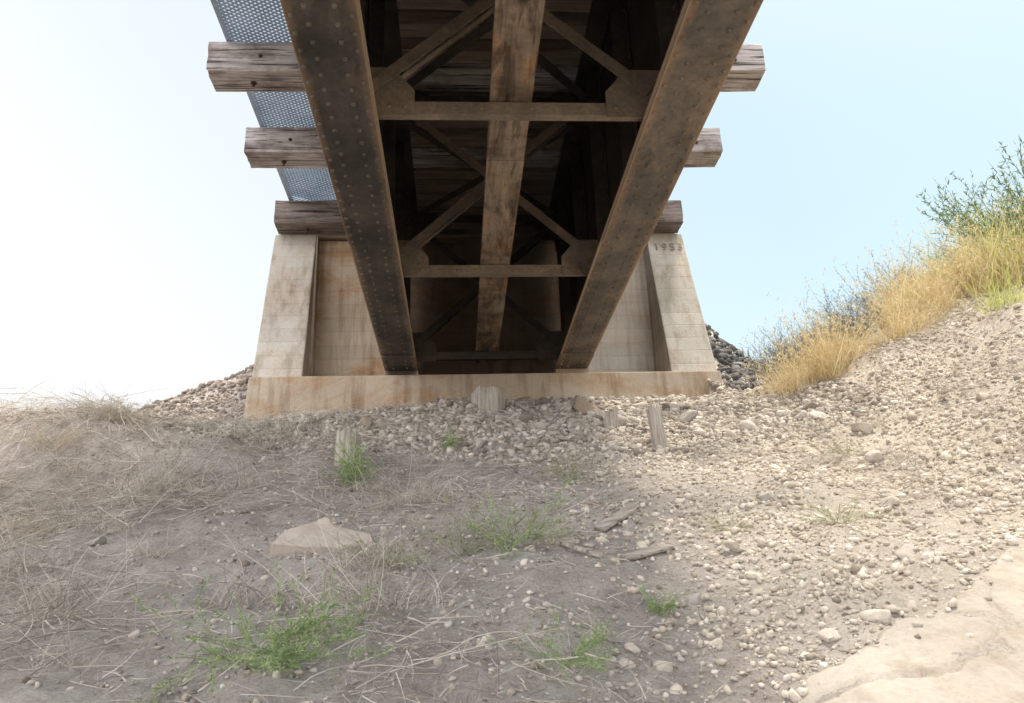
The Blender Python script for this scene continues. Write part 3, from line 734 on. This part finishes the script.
for k in range(130):
    x=rng.uniform(-4.4,.0);y=rng.uniform(2.9,7.2)
    if x>-1.2 and rng.random()<.6: continue
    if math.hypot(x+.68,y-4.4)<.4 or math.hypot(x+.6,y-3)<.4: continue
    plant("dry_grass_clump",straw[k%3],x,y,rng.uniform(.35,.9),"low matted dry grass clump on the slope","grass clump","matted dry grass clumps",tilt=False)
# straw litter
def litter(n,x0,x1,y0,y1,dens,lmed,lift,w):
    x,y=scatter(n,x0,x1,y0,y1,dens);k=(np.hypot(x+.68,(y-4.42))>.27)&((np.hypot(x+.6,y-3.0)>.25)|(rng.random(len(x))<.25));x=x[k];y=y[k]
    n=len(x);z=hgt(x,y)+np.abs(rng.normal(0,lift,n))+.004
    a=rng.uniform(0,2*np.pi,n)+1.5*fbm(x*.7,y*.7,2,71)
    e=.05;gx=(hgt(x+e,y)-hgt(x-e,y))/(2*e);gy=(hgt(x,y+e)-hgt(x,y-e))/(2*e)
    dx,dy=np.cos(a),np.sin(a);d=unit(np.stack([dx,dy,np.clip(gx*dx+gy*dy,-1,1)+rng.normal(.06,.16,n)],-1))
    V,F,P=ribbons(np.stack([x,y,z],-1),d,ln(n,lmed,.5,.03,.6),w*rng.uniform(.6,1.5,n),4,.45,.05);return V,F
L_=[litter(40000,-4.8,.8,2.5,8.8,lambda x,y:np.clip(.95-.42*(x+1.1),0,1)*np.clip(.65+2.2*fbm(x*1.1,y*1.1,3,90),0,1),.17,.035,.0036),
    litter(15000,-5.2,-1.3,3.2,8.8,lambda x,y:np.clip((-1.3-x)*.8,0,1)*np.clip(.55+2.4*fbm(x*1.4,y*1.4,3,92),0,1),.19,.08,.004),
    litter(6500,-.5,3.2,2.7,7.5,lambda x,y:np.clip(.3+1.5*fbm(x*1.1,y*1.1,3,95),0,1),.10,.012,.003),
    litter(13000,2.2,6.5,4.0,9,lambda x,y:np.clip(.5+1.7*fbm(x*1.1,y*1.1,3,97),0,1),.15,.022,.0035)]
V,F=merge(L_);add("dry_grass_litter",np_mesh("dry_grass_litter",V,F,M_straw),kind="stuff",label="tangled fallen straw and dead stems matted over the slope")

# ------------------------------------------------------------------ light, sky
sd=Vector((.20,.08,1)).normalized();el=math.asin(sd.z);az=math.atan2(sd.x,sd.y)
w=bpy.data.worlds.new("World");scene.world=w;w.use_nodes=True;nt=w.node_tree
sk=nt.nodes.new("ShaderNodeTexSky");sk.sky_type='NISHITA';sk.sun_disc=False;sk.sun_elevation=el;sk.sun_rotation=az;sk.dust_density=2.5;sk.air_density=1.0
tc=nt.nodes.new("ShaderNodeTexCoord");X=sep(nt,tc.outputs["Generated"])
# white haze over the sky, thicker low down and towards -X
f=math_n(nt,'ADD',math_n(nt,'MULTIPLY',X[0],-.95),math_n(nt,'MULTIPLY',X[2],-.75))
f=math_n(nt,'ADD',f,.88,True);f=math_n(nt,'MAXIMUM',f,.2)
m2=nt.nodes.new("ShaderNodeMix");m2.data_type='RGBA';m2.blend_type='MULTIPLY';m2.inputs[0].default_value=1
nt.links.new(sk.outputs[0],m2.inputs[6]);m2.inputs[7].default_value=(1.85,1.93,1.50,1)
fill_glow=math_n(nt,'MAXIMUM',math_n(nt,'ADD',math_n(nt,'MULTIPLY',X[1],-.75),math_n(nt,'MULTIPLY',X[0],-.45)),0)  # extra fill light added behind the camera, outside the visible sky
haze_fill=mix(nt,fill_glow,(6.9,7.05,7.1),(22.5,22.2,22.8))
col=mix(nt,math_n(nt,'ADD',f,fill_glow,True),m2.outputs[2],haze_fill)
bg=nt.nodes["Background"];nt.links.new(col,bg.inputs[0]);bg.inputs[1].default_value=.15
sun=bpy.data.lights.new("sun",'SUN');sun.energy=5.0;sun.angle=math.radians(8);sun.color=(1,.90,.76)
so=bpy.data.objects.new("sun",sun);COL.objects.link(so);so.rotation_euler=sd.to_track_quat('Z','Y').to_euler();so.location=(0,0,30)

# ------------------------------------------------------------------ camera
cam=bpy.data.cameras.new("camera");cam.lens=826/1024*36;cam.sensor_width=36;cam.clip_end=2000;cam.clip_start=.05;cam.shift_y=-10/1024
co=bpy.data.objects.new("camera",cam);COL.objects.link(co);scene.camera=co
p_=math.radians(19.5);ps=math.radians(4.06);ro=math.radians(2.0)
Mx=Matrix.Rotation(-ps,4,'Z')@Matrix.Rotation(math.pi/2+p_,4,'X')@Matrix.Rotation(-ro,4,'Z')
co.matrix_world=Mx
scene.view_settings.view_transform='Standard';scene.view_settings.look='None';scene.view_settings.exposure=0
